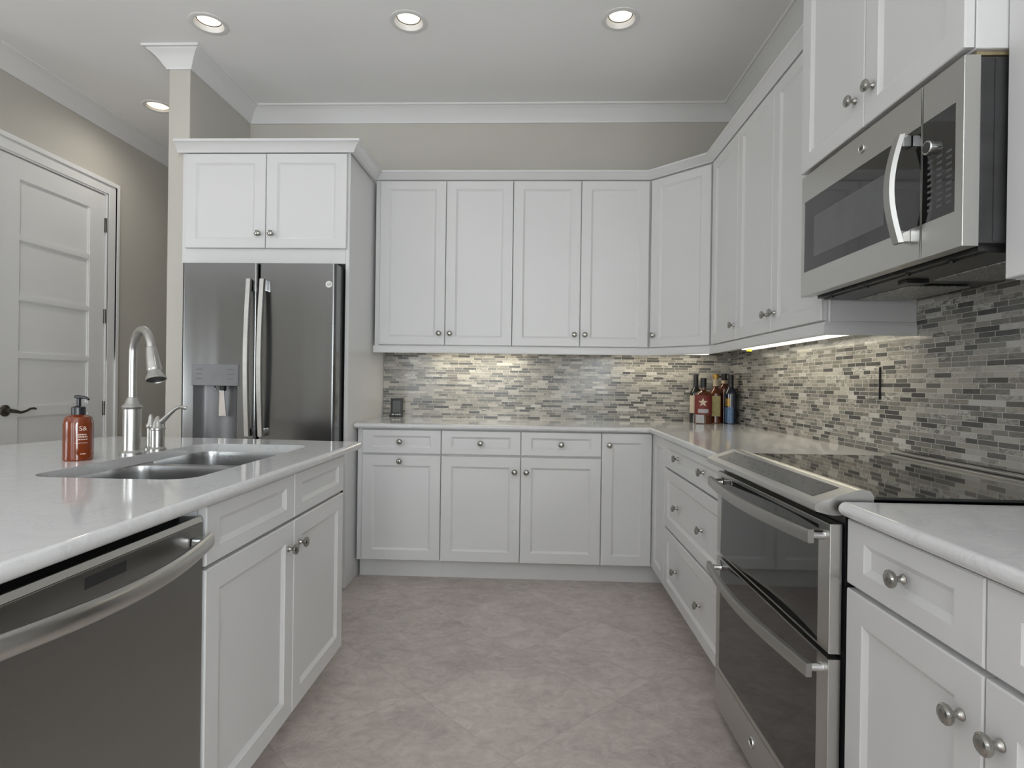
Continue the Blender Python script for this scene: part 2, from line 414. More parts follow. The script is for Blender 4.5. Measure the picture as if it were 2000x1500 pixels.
# ------------------------------------------------------------------ room shell
HC = 3.0; YB = 3.95; XW = 1.305; XL0 = -3.07; XS0, XS1, YS = -2.110, -1.985, 3.25
LIGHTS = [(-1.728, 2.985), (-.677, 2.985), (.407, 2.985)]; HALL_LIGHT = (-2.60, 3.89)
struct('floor', B().box(-6.1, -5.1, -.05, 1.5, 5.8, 0), 'floor')
cb = B()
def circ(x, y, r, z, n=32): return [(x+r*math.cos(2*PI*i/n), y+r*math.sin(2*PI*i/n), z) for i in range(n)]
holes = [circ(x, y, .074, HC) for x, y in LIGHTS+[HALL_LIGHT]]
cb.fill([[(-6.1, -5.1, HC), (1.5, -5.1, HC), (1.5, 5.8, HC), (-6.1, 5.8, HC)]]+holes)
cb.box(-6.1, -5.1, HC+.15, 1.5, 5.8, HC+.2)
struct('ceiling', cb, 'ceiling')
wall_back = struct('wall_back', B().box(XS1, YB, 0, XW+.12, YB+.12, HC), 'wall')
part('tile_backsplash', B().box(-1.033, YB-.008, .900, XW-.008, YB, 1.40), 'mosaic_back', wall_back, 'mosaic of thin grey and beige glass strips on back wall')
wall_right = struct('wall_right', B().box(XW, -1.8, 0, XW+.12, YB, HC).box(XW, -5, 0, XW+.12, -4.2, HC).box(XW, -4.2, 0, XW+.12, -1.8, .35).box(XW, -4.2, 2.55, XW+.12, -1.8, HC), 'wall')
part('tile_backsplash', B().box(XW-.008, -.6, .900, XW, YB-.008, 1.47), 'mosaic_right', wall_right, 'mosaic of thin grey and beige glass strips on right wall')
struct('wall_alcove', B().box(XS0, YS, 0, XS1, 5.7, HC, .006), 'wall')
struct('wall_left', B().box(XL0-.12, 2.7, 0, XL0, 3.17, HC).box(XL0-.12, 4.04, 0, XL0, 5.7, HC).box(XL0-.12, 3.17, 2.46, XL0, 4.04, HC).box(XL0-.2, 3.0, 0, XL0-.12, 4.2, 2.6), 'wall')
struct('wall_hall_end', B().box(XL0-.12, 5.7, 0, XS1, 5.8, HC), 'wall')
struct('wall_entry', B().box(-6.0, 2.7, 0, XL0-.12, 2.82, HC), 'wall')
# living room behind the camera
rw = B(); xs = [-6.0]+[v for p in REAR_WINDOWS for v in p]+[XW+.12]
for i in range(0, len(xs), 2): rw.box(xs[i], -5.12, 0, xs[i+1], -5.0, HC)
for a, c in REAR_WINDOWS: rw.box(a, -5.12, 0, c, -5.0, .35).box(a, -5.12, 2.55, c, -5.0, HC)
struct('wall_rear', rw, 'wall')
struct('wall_living', B().box(-6.12, -5.12, 0, -6.0, -2.8, HC).box(-6.12, -.4, 0, -6.0, 2.82, HC).box(-6.12, -2.8, 0, -6.0, -.4, .35).box(-6.12, -2.8, 2.55, -6.0, -.4, HC), 'wall')
def window(k, F, u0, u1, v0, v1):
    b = B(); t = .06
    b.fbox(F, u0, u1, v0, v0+t, -.08, .01).fbox(F, u0, u1, v1-t, v1, -.08, .01).fbox(F, u0, u0+t, v0+t, v1-t, -.08, .01).fbox(F, u1-t, u1, v0+t, v1-t, -.08, .01)
    b.fbox(F, (u0+u1)/2-.02, (u0+u1)/2+.02, v0+t, v1-t, -.07, 0)
    o = struct('window_%d' % k, b, 'trim')
    part('pane', B().fbox(F, u0+t, u1-t, v0+t, v1-t, -.05, -.045), 'pane', o)
FRW = Fr((0, -5.0, 0), (-1, 0, 0), (0, 1, 0))
for k, (a, c) in enumerate(REAR_WINDOWS): window(k+1, FRW, -c, -a, .35, 2.55)
window(3, Fr((-6.0, 0, 0), (0, 1, 0), (1, 0, 0)), -2.8, -.4, .35, 2.55)
window(4, Fr((XW, 0, 0), (0, -1, 0), (-1, 0, 0)), 1.8, 4.2, .35, 2.55)  # unseen window added in the right wall to carry the side light
# crown moulding along the ceiling
def crown_prof(z, drop, o):
    p = [(0, 0), (0, -1), (.10, -1), (.13, -.90), (.20, -.84), (.30, -.66), (.46, -.45), (.64, -.28), (.80, -.19), (.84, -.13), (.96, -.11), (1, -.06), (1, 0)]
    return [(a*o, z+c*drop) for a, c in p]
struct('trim_1', moulding([(XW, -5.0), (XW, YB), (XS1, YB), (XS1, YS), (XS0, YS), (XS0, 5.7)], crown_prof(HC, .097, .10)), 'trim')
struct('trim_2', moulding([(XL0, 5.7), (XL0, 2.7), (-6.0, 2.7)], crown_prof(HC, .105, .10)), 'trim')
# hall door in the left wall
FL = Fr((XL0, 0, 0), (0, 1, 0), (1, 0, 0))
cs = B()
for (a, c, z0, z1) in ((3.09, 3.185, 0, 2.535), (4.045, 4.14, 0, 2.535), (3.185, 4.045, 2.452, 2.535)):
    cs.fbox(FL, a, c, z0, z1, 0, .016, .003)
for (a, c, z0, z1) in ((3.085, 3.115, 0, 2.545), (4.115, 4.145, 0, 2.545), (3.115, 4.115, 2.515, 2.545)):
    cs.fbox(FL, a, c, z0, z1, 0, .028, .004)
for (a, c, z0, z1) in ((3.175, 3.195, 0, 2.45), (4.035, 4.055, 0, 2.45), (3.195, 4.035, 2.442, 2.462)):
    cs.fbox(FL, a, c, z0, z1, -.10, .010, .002)
struct('trim_3', cs, 'trim')
db = B(); dx0, dx1 = 3.200, 4.030
PZ = [(2.315, 1.985), (1.955, 1.63), (1.60, 1.285), (1.255, .965), (.905, .20)]
db.fbox(FL, dx0, dx1, .01, 2.437, -.05, -.012)
zz = [2.437]+[v for p in PZ for v in p]+[.01]
for i in range(0, len(zz), 2): db.fbox(FL, dx0, dx1, zz[i+1], zz[i], -.012, 0)
for z1, z0 in PZ: db.fbox(FL, dx0, 3.348, z0, z1, -.012, 0).fbox(FL, 3.893, dx1, z0, z1, -.012, 0)
for z1, z0 in PZ:
    for (a, c, d, e) in ((3.348, 3.893, z0, z0+.008), (3.348, 3.893, z1-.008, z1), (3.348, 3.356, z0+.008, z1-.008), (3.885, 3.893, z0+.008, z1-.008)):
        db.fbox(FL, a, c, d, e, -.012, -.006)
door = struct('door_1', db, 'trim')
hz = part('door_handle', B().lathe([(0, 0), (.034, 0), (.034, .006), (.028, .012), (.013, .016), (.012, .045), (0, .047)], FL(3.262, .945, 0), FL.n, 28)
     .tube([FL(3.262, .945, .04), FL(3.275, .941, .052), FL(3.31, .933, .055), FL(3.345, .940, .055), FL(3.375, .953, .055), FL(3.40, .955, .055), FL(3.415, .949, .055)], [.012, .011, .008, .0065, .0065, .0065, .005], 12), 'bronze', door, 'dark pewter lever handle')
for z in (2.226, 1.58, .927): part('hinge', B().fbox(FL, 4.024, 4.048, z-.05, z+.05, -.006, .004).lathe([(0, 0), (.007, 0), (.007, .10), (0, .10)], FL(4.033, z-.05, .006), (0, 0, 1), 12), 'bronze', door, 'dark metal hinge')
struct('baseboard_left', B().fbox(FL, 4.145, 5.7, 0, .13, 0, .015, .004).fbox(FL, 2.7, 3.085, 0, .13, 0, .015, .004), 'trim')
struct('baseboard_alcove', B().box(XS0-.015, YS-.015, 0, XS1-.03, YS, .13, .004).box(XS0-.015, YS, 0, XS0, 5.7, .13, .004), 'trim')

# ------------------------------------------------------------------ recessed ceiling lights
def downlight(x, y, label, lampmat, deep, rl, power, group, spread=2.0):
    t = thing('recessed_light', label, 'ceiling light', (x, y, HC), group)
    part('trim_ring', B().lathe([(.073, .001), (.073, -.004), (.090, -.005), (.097, -.002), (.097, .001)], (x, y, HC), n=40, cap=False), 'trim', t)
    part('reflector_cone', B().lathe([(.073, -.003), (.066, deep*.5), (rl+.004, deep), (rl+.004, deep+.02), (.073, deep+.02)], (x, y, HC), n=40, cap=False), 'trim', t)
    part('socket_ring', B().lathe([(rl+.001, deep+.001), (rl+.0045, deep-.001), (rl+.0045, deep+.010), (rl+.001, deep+.010)], (x, y, HC), n=36, cap=False), 'bronze', t, 'thin dark ring around the lamp')
    part('lamp', B().lathe([(0, deep-.004), (rl*.8, deep-.004), (rl, deep+.004), (rl, deep+.018), (0, deep+.018)], (x, y, HC), n=32), lampmat, t, 'glowing warm lamp')
    d = bpy.data.lights.new('downlight_beam', 'SPOT'); d.energy = power; d.spot_size = spread; d.spot_blend = .8; d.shadow_soft_size = .05; d.color = (1, .95, .87)
    o = bpy.data.objects.new('downlight_beam', d); C.objects.link(o); o.location = (x, y, HC-.01)
G = 'recessed downlights over the kitchen aisle'
downlight(*LIGHTS[0], 'recessed downlight above the fridge, leftmost of the front row', 'lamp', .020, .057, 2, G)
downlight(*LIGHTS[1], 'recessed downlight in the middle of the front row', 'lamp', .020, .057, 2, G)
downlight(*LIGHTS[2], 'recessed downlight on the right, nearest the wall cabinets', 'lamp', .020, .057, 2, G)
downlight(*HALL_LIGHT, 'flush glowing downlight in the hallway beside the crown moulding', 'lamp_hall', .008, .066, 15, G, 2.85)

# ------------------------------------------------------------------ cabinets: back run
D0 = 3.3225; XR = .668; XI = -.7457; ZI = -.0136
FB = Fr((0, D0+.022, 0), (1, 0, 0), (0, -1, 0))                      # back base run
FR = Fr((XR+.022, 0, 0), (0, -1, 0), (-1, 0, 0))                     # right base run, u = -y
FI = Fr((XI-.022, 0, 0), (0, 1, 0), (1, 0, 0))                       # island
ZB, ZT, ZC0, ZC1 = .112, .874, .876, .906
DB, DT, WB0, WB1 = .120, .722, .733, .868
xb = [-.991, -.5337, -.0765, .381, .668]; g = .002
cabinet('base_cabinet', 'white base cabinet with one drawer above a pull-out door, beside the tall fridge panel', 'cabinet', FB, -1.022, xb[1]-.0005, ZB, ZT, .60,
    [('drawer', xb[0]+g, xb[1]-g, WB0, WB1, [(-.770, .802)]), ('door', xb[0]+g, xb[1]-g, DB, DT, [(-.770, .690)])], 1)
cabinet('base_cabinet', 'white double base cabinet with two drawers over two doors on the back wall', 'cabinet', FB, xb[1]+.0005, xb[3]-.0005, ZB, ZT, .60,
    [('drawer', xb[1]+g, xb[2]-g, WB0, WB1, [(-.306, .800)]), ('drawer', xb[2]+g, xb[3]-g, WB0, WB1, [(.153, .800)]),
     ('door', xb[1]+g, xb[2]-g, DB, DT, [(-.110, .640)]), ('door', xb[2]+g, xb[3]-g, DB, DT, [(-.043, .640)])], 1)
# corner cabinet with one full-height door on each run
ct = thing('corner_cabinet', 'white corner base cabinet with narrow full-height doors meeting at the inside corner', 'cabinet', (.95, 3.6, 0))
XC = XR+.022; YC = D0+.022; YE = 3.006
part('cabinet_body', B().prism([(xb[3]+.0005, YC, ZB), (XC, YC, ZB), (XC, YE+.0005, ZB), (XW-.01, YE+.0005, ZB), (XW-.01, YB-.01, ZB), (xb[3]+.0005, YB-.01, ZB)], (0, 0, ZT-ZB)), 'paint', ct)
part('toe_kick', B().prism([(xb[3]+.0005, YC+.068, 0), (XC+.068, YC+.068, 0), (XC+.068, YE+.0005, 0), (XW-.02, YE+.0005, 0), (XW-.02, YB-.02, 0), (xb[3]+.0005, YB-.02, 0)], (0, 0, ZB)), 'paint', ct)
o = part('door', shaker(FB, xb[3]+g, XC-.026, DB, WB1, .058, .052), 'paint', ct); knob(o, FB, .424, .803)
part('door', shaker(FR, -(D0-.002), -(YE+.004), DB, WB1, .058, .052), 'paint', ct)
# drawer bank beside the range
Y0 = 2.078
cabinet('drawer_cabinet', 'white bank of three wide drawers with paired knobs, left of the range', 'cabinet', FR, -YE+.0005, -Y0, ZB, ZT, .60,
    [('drawer', -YE+.003, -Y0-g, WB0, WB1, [(-2.735, .804), (-2.325, .804)]),
     ('drawer', -YE+.003, -Y0-g, .434, .724, [(-2.735, .575), (-2.335, .573)], .058, .05),
     ('drawer', -YE+.003, -Y0-g, DB, .423, [(-2.745, .275), (-2.352, .270)], .058, .05)], 1)
# near cabinet right of the range
YN = 1.271; ym = .888
cabinet('base_cabinet', 'white double base cabinet in the right foreground with large round knobs', 'cabinet', FR, -YN, -.502, ZB, ZT, .60,
    [('drawer', -YN+g, -ym-g, WB0, WB1, [(-1.078, .803)], .062, .038), ('drawer', -ym+g, -.504, WB0, WB1, [(-.69, .803)], .062, .038),
     ('door', -YN+g, -ym-g, DB, DT, [(-.932, .642)]), ('door', -ym+g, -.504, DB, DT, [(-.855, .642)])], 1)
cabinet('base_cabinet', 'white base cabinet under the counter end beyond the right foreground pair', 'cabinet', FR, -.5005, .45, ZB, ZT, .60,
    [('drawer', -.498, -.03, WB0, WB1, [(-.26, .803)]), ('door', -.498, -.03, DB, DT, [(-.45, .642)]), ('drawer', -.026, .448, WB0, WB1, [(.2, .803)]), ('door', -.026, .448, DB, DT, [(.02, .642)])], 1)
# counters
single('countertop', slab([(-1.031, 3.292), (.638, 3.292), (.638, 2.072), (XW-.009, 2.072), (XW-.009, YB-.009), (-1.031, YB-.009)], ZC0, ZC1), 'quartz',
    'L-shaped white quartz countertop along the back wall and left of the range', 'countertop', (.2, 3.6, ZC0))
single('countertop', slab([(.656, 1.270), (.646, 1.264), (.643, 1.254), (.643, -.45), (XW-.009, -.45), (XW-.009, 1.270)], ZC0, ZC1), 'quartz',
    'white quartz countertop in the right foreground, right of the range', 'countertop', (.97, .4, ZC0))

# ------------------------------------------------------------------ wall cabinets
U0 = 3.635; XU = .985; ZU0, ZU1 = 1.372, 2.415; UB, UT = 1.378, 2.404
FU = Fr((0, U0+.022, 0), (1, 0, 0), (0, -1, 0))
FX = Fr((XU+.022, 0, 0), (0, -1, 0), (-1, 0, 0))
xu = [-.989, -.5705, -.150, .272, .693]
cabinet('wall_cabinet', 'white double wall cabinet next to the fridge enclosure, left pair on the back wall', 'cabinet', FU, -1.020, xu[2]-.0005, ZU0, ZU1, .285,
    [('door', xu[0]+g, xu[1]-g, UB, UT, [(-.606, 1.450)], .060, .050), ('door', xu[1]+g, xu[2]-g, UB, UT, [(-.538, 1.450)], .060, .050)])
cabinet('wall_cabinet', 'white double wall cabinet next to the angled corner cabinet on the back wall', 'cabinet', FU, xu[2]+.0005, xu[4]-.0005, ZU0, ZU1, .285,
    [('door', xu[2]+g, xu[3]-g, UB, UT, [(.238, 1.450)], .060, .050), ('door', xu[3]+g, xu[4]-g, UB, UT, [(.303, 1.450)], .060, .050)])
dt = thing('corner_wall_cabinet', 'white angled corner wall cabinet with a single diagonal door', 'cabinet', (1.1, 3.75, ZU0))
YD = U0-(XU-.697)
part('cabinet_body', B().prism([(xu[4], YB-.003, ZU0), (xu[4], U0+.026, ZU0), (.700, U0+.026, ZU0), (XU+.026, YD, ZU0), (XU+.026, YD-.008, ZU0), (XW-.003, YD-.008, ZU0), (XW-.003, YB-.003, ZU0)], (0, 0, ZU1-ZU0)), 'paint', dt)
FD = Fr((.7125, U0+.0155, 0), (.7071, -.7071, 0), (-.7071, -.7071, 0))
o = part('door', shaker(FD, .006, .402, UB, UT, .060, .050), 'paint', dt); knob(o, FD, .034, 1.450)
cabinet('wall_cabinet', 'white narrow single-door wall cabinet on the right wall beside the angled corner', 'cabinet', FX, -(YD-.010), -2.9205, ZU0, ZU1, .295,
    [('door', -(YD-.016), -2.9225, UB, UT, [(-2.951, 1.450)], .058, .050)])
cabinet('wall_cabinet', 'white double wall cabinet on the right wall next to the microwave', 'cabinet', FX, -2.9195, -2.046, ZU0, ZU1, .295,
    [('door', -2.9175, -2.494, UB, UT, [(-2.535, 1.452)], .058, .050), ('door', -2.490, -2.062, UB, UT, [(-2.455, 1.452)], .058, .050)])
FM = Fr((.922, 0, 0), (0, -1, 0), (-1, 0, 0))
cabinet('wall_cabinet', 'tall deep white double-door wall cabinet directly above the microwave', 'cabinet', FM, -2.042, -1.2725, 1.868, 2.78, .375,
    [('door', -2.040, -1.659, 1.872, 2.76, [(-1.700, 1.962)], .060, .055), ('door', -1.655, -1.276, 1.872, 2.76, [(-1.612, 1.962)], .060, .055)])
cabinet('wall_cabinet', 'white wall cabinet at the right edge, in front of the microwave side', 'cabinet', FX, -1.2715, -.45, 1.378, 2.78, .295,
    [('door', -1.2700, -.862, 1.380, 2.76, [(-.90, 1.452)], .058, .050), ('door', -.858, -.452, 1.380, 2.76, [(-.82, 1.452)], .058, .050)])
LRP = [(0, 1.371), (0, 1.366), (-.004, 1.360), (-.004, 1.334), (.0, 1.327), (.014, 1.327), (.014, 1.371)]
single('light_rail', moulding([(XW-.010, 2.040), (.988, 2.040), (.988, YD-.004), (.700, U0+.003), (-1.022, U0+.003)], [(-o, z) for o, z in LRP]), 'paint',
    'white light rail moulding running under all the far wall cabinets', 'moulding', (.3, 3.63, 1.35))
single('light_rail', moulding([(1.035, -.44), (1.035, 1.266), (XW-.010, 1.266)], [(-o, z-.0+.004) for o, z in LRP][::-1]), 'paint',
    'short white light rail moulding under the wall cabinet at the right edge', 'moulding', (1.05, .5, 1.35))
CP = [(0, 2.4155), (0, 2.4155), (.006, 2.409), (.012, 2.409), (.016, 2.418), (.028, 2.430), (.038, 2.444), (.048, 2.449), (.048, 2.459), (0, 2.459)]
single('crown_moulding', moulding([(XU+.022, 2.046), (XU+.022, YD+.004), (.700, U0+.022), (-1.034, U0+.022)], [(0, 2.4155), (.008, 2.412), (.024, 2.412), (.028, 2.420), (.040, 2.430), (.050, 2.443), (.060, 2.449), (.060, 2.459), (0, 2.459)]), 'paint',
    'white crown moulding on top of the far wall cabinets, turning at the angled corner', 'moulding', (.3, 3.66, 2.415))

# ------------------------------------------------------------------ fridge enclosure
FF = Fr((0, 3.187, 0), (1, 0, 0), (0, -1, 0))
cabinet('wall_cabinet', 'white double-door cabinet over the refrigerator', 'cabinet', FF, -1.982, -1.0565, 1.792, 2.415, .76,
    [('door', -1.955, -1.501, 1.872, 2.392, [(-1.535, 1.950)], .062, .050), ('door', -1.497, -1.048, 1.872, 2.392, [(-1.463, 1.950)], .062, .050)])
single('end_panel', B().box(-1.056, 3.187, 0, -1.035, YB-.003, 2.415, .0015, 1), 'paint', 'tall white end panel on the right side of the refrigerator', 'panel', (-1.045, 3.57, 0))
single('crown_moulding', moulding([(-1.035, 3.5955), (-1.035, 3.187), (-2.0, 3.187)], [(0, 2.4155), (.008, 2.398), (.026, 2.398), (.030, 2.408), (.040, 2.422), (.052, 2.440), (.066, 2.446), (.066, 2.459), (0, 2.459)]), 'paint',
    'white crown moulding wrapping the top of the fridge enclosure', 'moulding', (-1.5, 3.187, 2.4155))

# ------------------------------------------------------------------ refrigerator
rf = thing('refrigerator', 'stainless french-door refrigerator with ice and water dispenser in its left door', 'refrigerator', (-1.48, 3.45, 0))
XA, XB_, XM_ = -1.899, -1.062, -1.4805; YF, YK = 3.052, 3.128
part('refrigerator_body', B().box(XA+.004, YK+.004, .02, XB_-.004, 3.86, 1.768, .004), 'dark', rf, 'dark grey cabinet sides')
def fdoor(x0, x1, z0, z1, hole=None):
    r = .018; xs = []
    for k in range(6): a = PI/2*k/5; xs.append((x0+r*(1-math.cos(a)) if False else x0+r*(1-math.cos(a)), YF+r*(1-math.sin(a))))
    L = [(x0+r*(1-math.cos(PI/2*k/5)), YF+r*(1-math.sin(PI/2*k/5))) for k in range(6)]
    Rr = [(x1-r*(1-math.cos(PI/2*k/5)), YF+r*(1-math.sin(PI/2*k/5))) for k in range(6)][::-1]
    mid = [(hole[0], YF), (hole[1], YF)] if hole else []
    P = L+mid+Rr; zs = [z0]+([hole[2], hole[3]] if hole else [])+[z1]
    b = B(); bm = b.bm
    V = [[bm.verts.new((x, y, z)) for x, y in P] for z in zs]
    for i in range(len(zs)-1):
        for j in range(len(P)-1):
            if hole and i == 1 and j == 6: continue
            bm.faces.new((V[i][j], V[i][j+1], V[i+1][j+1], V[i+1][j]))
    bk = [[bm.verts.new((x, YK, z)) for x in (x0, x1)] for z in zs]
    for i in range(len(zs)-1):
        bm.faces.new((V[i][0], V[i+1][0], bk[i+1][0], bk[i][0])); bm.faces.new((V[i][-1], bk[i][1], bk[i+1][1], V[i+1][-1])); bm.faces.new((bk[i][0], bk[i+1][0], bk[i+1][1], bk[i][1]))
    bm.faces.new(V[0]+[bk[0][1], bk[0][0]]); bm.faces.new(list(reversed(V[-1]))+[bk[-1][0], bk[-1][1]])
    return b
HX0, HX1, HZ0, HZ1 = -1.828, -1.586, .80, 1.112
dl = part('door', fdoor(XA, XM_-.003, .70, 1.765, (HX0, HX1, HZ0, HZ1)), 'steel_v', rf)
dr = part('door', fdoor(XM_+.003, XB_, .70, 1.765), 'steel_v', rf)
fz = part('freezer_drawer', fdoor(XA, XB_, .08, .69), 'steel_v', rf)
part('handle', B().sweepsec([(-1.80, YF-.04, .62), (-1.48, YF-.055, .62), (-1.16, YF-.04, .62)], [(-.006, -.014), (.006, -.014), (.006, .014), (-.006, .014)], (0, 0, 1)).box(-1.80, YF-.04, .61, -1.77, YF, .63).box(-1.19, YF-.04, .61, -1.16, YF, .63), 'chrome', fz)
for x, d in ((-1.514, dl), (-1.442, dr)):
    pts = []
    for k in range(17):
        s = k/16; pts.append((x, YF-.036-.026*math.sin(PI*s), .846+.83*s))
    hb = B().sweepsec(pts, [(-.012, -.014), (-.009, -.017), (.009, -.017), (.012, -.014), (.012, .004), (-.012, .004)][::-1] if False else [(-.016, -.005), (-.011, .007), (.011, .007), (.016, -.005), (.012, -.009), (-.012, -.009)], (0, -1, 0))
    h = part('handle', hb, 'nickel_bright', d, 'long bowed handle')
    part('handle_mount', B().box(x-.014, YF-.040, .846, x+.014, YF, .888, .004), 'chrome', h); part('handle_mount', B().box(x-.014, YF-.040, 1.615, x+.014, YF, 1.674, .004), 'chrome', h)
FFR = Fr((0, YF, 0), (1, 0, 0), (0, -1, 0))
ds = part('dispenser', B().box(HX0-.006, YF-.006, HZ1-.002, HX1+.006, YF+.002, 1.224, .002), 'grey_plastic', dl, 'grey control panel of the dispenser')
for k in range(3):
    for s in (-1, 1): part('touch_mark', B().fbox(FFR, -1.707+s*.085-.018, -1.707+s*.085+.018, 1.145+k*.025, 1.149+k*.025, .006, .0066), 'grey_print', ds)
cvb = B()
ny = 10; arc = [(HX0+(HX1-HX0)*k/ny, YF+.001+.062*math.sin(PI*k/ny)**.45) for k in range(ny+1)]
cvb.loft([[(x, y, HZ0) for x, y in arc], [(x, y, HZ1) for x, y in arc]], False)
cvb.bm.faces.new([cvb.bm.verts.new((x, y, HZ1)) for x, y in arc]); cvb.bm.faces.new([cvb.bm.verts.new((x, y, HZ0)) for x, y in arc])
part('dispenser_cavity', cvb, 'grey_plastic', dl)
pd = part('dispenser_paddle', B().hexa([(-1.700, YF+.020, .945), (-1.656, YF+.020, .945), (-1.656, YF+.030, .945), (-1.700, YF+.030, .945), (-1.690, YF+.006, 1.085), (-1.664, YF+.006, 1.085), (-1.664, YF+.02, 1.085), (-1.690, YF+.02, 1.085)], .004), 'chrome', dl, 'shiny dispenser paddle')
part('dispenser_spout', B().lathe([(0, 0), (.018, 0), (.014, -.03), (0, -.03)], (-1.676, YF+.022, HZ1), n=16), 'black', dl)
part('water_spout', B().tube([(-1.722, YF+.022, HZ1), (-1.720, YF+.02, HZ1-.012), (-1.712, YF+.016, HZ1-.024)], .004, 10), 'chrome', dl)
badge(dr, FFR, -1.098, 1.655, 0, .018)

# ------------------------------------------------------------------ island
def zi(z): return z+ZI
YI0, YI1, YIM, YD0 = 1.3015, 2.285, 1.793, .690
ic = thing('island_sink_cabinet', 'white island sink cabinet with two false drawer fronts over two doors', 'cabinet', (-1.1, 1.8, 0))
part('cabinet_body', B().fbox(FI, YI0, 2.262, zi(ZB)+.004, .60, -.62, 0).fbox(FI, YI0, 1.375, .60, zi(ZT), -.62, 0).fbox(FI, 2.262-.006, 2.262, .60, zi(ZT), -.62, 0)
     .fbox(FI, 1.375, 2.256, .60, zi(ZT), -.018, 0).fbox(FI, 1.375, 2.256, .60, zi(ZT), -.62, -.602), 'paint', ic)
part('toe_kick', B().fbox(FI, YI0, 2.262, 0, zi(ZB)+.004, -.62, -.068), 'paint', ic)
for a, c, k in ((YI0+.003, YIM-g, 1.752), (YIM+g, 2.260, 1.834)):
    part('drawer', shaker(FI, a, c, zi(.731), zi(.868), .056, .036), 'paint', ic, 'false drawer front without a knob')
    o = part('door', shaker(FI, a, c, zi(DB), zi(.722), .058, .058), 'paint', ic); knob(o, FI, k, .631)
single('island_back_panel', B().box(-1.60, -.42, 0, -1.391, 2.262, .860, .002), 'paint', 'white panelled back half of the island under the seating overhang', 'panel', (-1.5, .9, 0))
cabinet('base_cabinet', 'white island base cabinet on the camera side of the dishwasher', 'cabinet', FI, -.42, .6795, zi(ZB), zi(ZT), .62,
    [('door', -.418, .128, zi(DB), zi(WB1), []), ('door', .132, .6775, zi(DB), zi(WB1), [])], 1)
# island counter with sink cut-out
SX0, SX1, SY0, SY1 = -1.300, -.868, 1.428, 2.245
cut = rrect(SX0, SY0, SX1, SY1, .07)
iol = [(-.714, -.45), (-.714, 2.395), (-.722, 2.415), (-.742, 2.425), (-1.25, 2.462), (-1.80, 2.466), (-1.835, 2.452), (-1.90, 2.28), (-1.972, 2.06), (-2.03, 1.70), (-2.06, 1.2), (-2.07, .6), (-2.07, -.45)]
single('island_countertop', slab(iol, ZC0+ZI, ZC1+ZI, [cut]), 'quartz', 'white quartz island countertop with rounded edge and sink cut-out', 'countertop', (-1.4, 1.2, ZC0+ZI))
ZS = ZC0+ZI-.0008
sk = thing('kitchen_sink', 'undermount stainless double-bowl sink set in the island', 'sink', ((SX0+SX1)/2, (SY0+SY1)/2, ZS))
b1 = rrect(SX0-.004, SY0-.004, SX1+.004, 1.850, .07); b2 = rrect(SX0-.004, 1.892, SX1+.004, SY1+.004, .07)
rim = rrect(SX0-.025, SY0-.025, SX1+.025, SY1+.025, .08)
part('sink_rim', B().fill([[(x, y, ZS) for x, y in rim], [(x, y, ZS) for x, y in b1], [(x, y, ZS) for x, y in b2]]), 'steel_sink', sk)
for lp, dz in ((b1, .22), (b2, .20)):
    cx = sum(p[0] for p in lp)/len(lp); cy = sum(p[1] for p in lp)/len(lp)
    def sc(k, z): return [(cx+(x-cx)*k, cy+(y-cy)*k, z) for x, y in lp]
    bb = B(); bb.loft([sc(1, ZS), sc(.99, ZS-.02), sc(.975, ZS-dz*.8), sc(.94, ZS-dz*.95), sc(.85, ZS-dz)], True, False, True)
    o = part('sink_bowl', bb, 'steel_sink', sk)
    part('drain', B().lathe([(0, .004), (.025, .004), (.04, .003), (.044, .0005), (0, .0005)], (cx, cy, ZS-dz), n=24), 'chrome', o)
# faucet
ZI1 = ZC1+ZI
fx, fy = -1.339, 1.891; dv = Vector((.80, -.60, 0)); R_ = .080
fa = thing('faucet', 'brushed nickel gooseneck faucet with pull-down spray head beside the sink', 'faucet', (fx, fy, ZI1))
part('faucet_body', B().lathe([(0, 0), (.034, 0), (.034, .006), (.029, .012), (.0265, .016), (.0265, .15), (.029, .152), (.031, .157), (.029, .162), (.022, .168), (.016, .186), (.0125, .19), (0, .19)], (fx, fy, ZI1), n=36), 'nickel_bright', fa)
pts = [Vector((fx, fy, ZI1+.18+k*.0378)) for k in range(4)]
zc = ZI1+.331
for k in range(1, 21):
    a = PI*k/20*.94; pts.append(Vector((fx, fy, zc)) + dv*(R_*(1-math.cos(a))) + Vector((0, 0, R_*math.sin(a))))
part('spout', B().tube(pts, .0122, 20), 'nickel_bright', fa)
e = pts[-1]; hd = (pts[-1]-pts[-2]).normalized(); hd = (hd + dv*.16).normalized()
sh = part('spray_head', B().lathe([(0, -.004), (.0145, -.004), (.0155, 0), (.0155, .006), (.0165, .010), (.0215, .070), (.0195, .074), (.0195, .080), (.0285, .100), (.0295, .106), (.027, .107), (.026, .102), (0, .102)], e, hd, 32), 'nickel_bright', fa)
part('spray_face', B().lathe([(0, .1025), (.0255, .1025), (.0255, .104), (0, .104)], e, hd, 28), 'black', sh)
sd = hd.cross(Vector((0, 0, 1))).normalized(); fwd = sd.cross(hd)
bt = e + hd*.042 - (-dv)*0 + dv*.019
part('spray_button', B().tube([bt-hd*.018, bt, bt+hd*.018], [.004, .0055, .004], 10), 'nickel', sh)
lx, ly = -1.330, 2.010
lv = thing('faucet_lever', 'brushed nickel single-lever valve standing right of the faucet', 'faucet handle', (lx, ly, ZI1))
part('valve_body', B().lathe([(0, 0), (.028, 0), (.028, .005), (.023, .010), (.0215, .014), (.0215, .070), (.0245, .073), (.0245, .078), (.020, .084), (.0165, .098), (.012, .106), (.006, .118), (0, .120)], (lx, ly, ZI1), n=32), 'nickel_bright', lv)
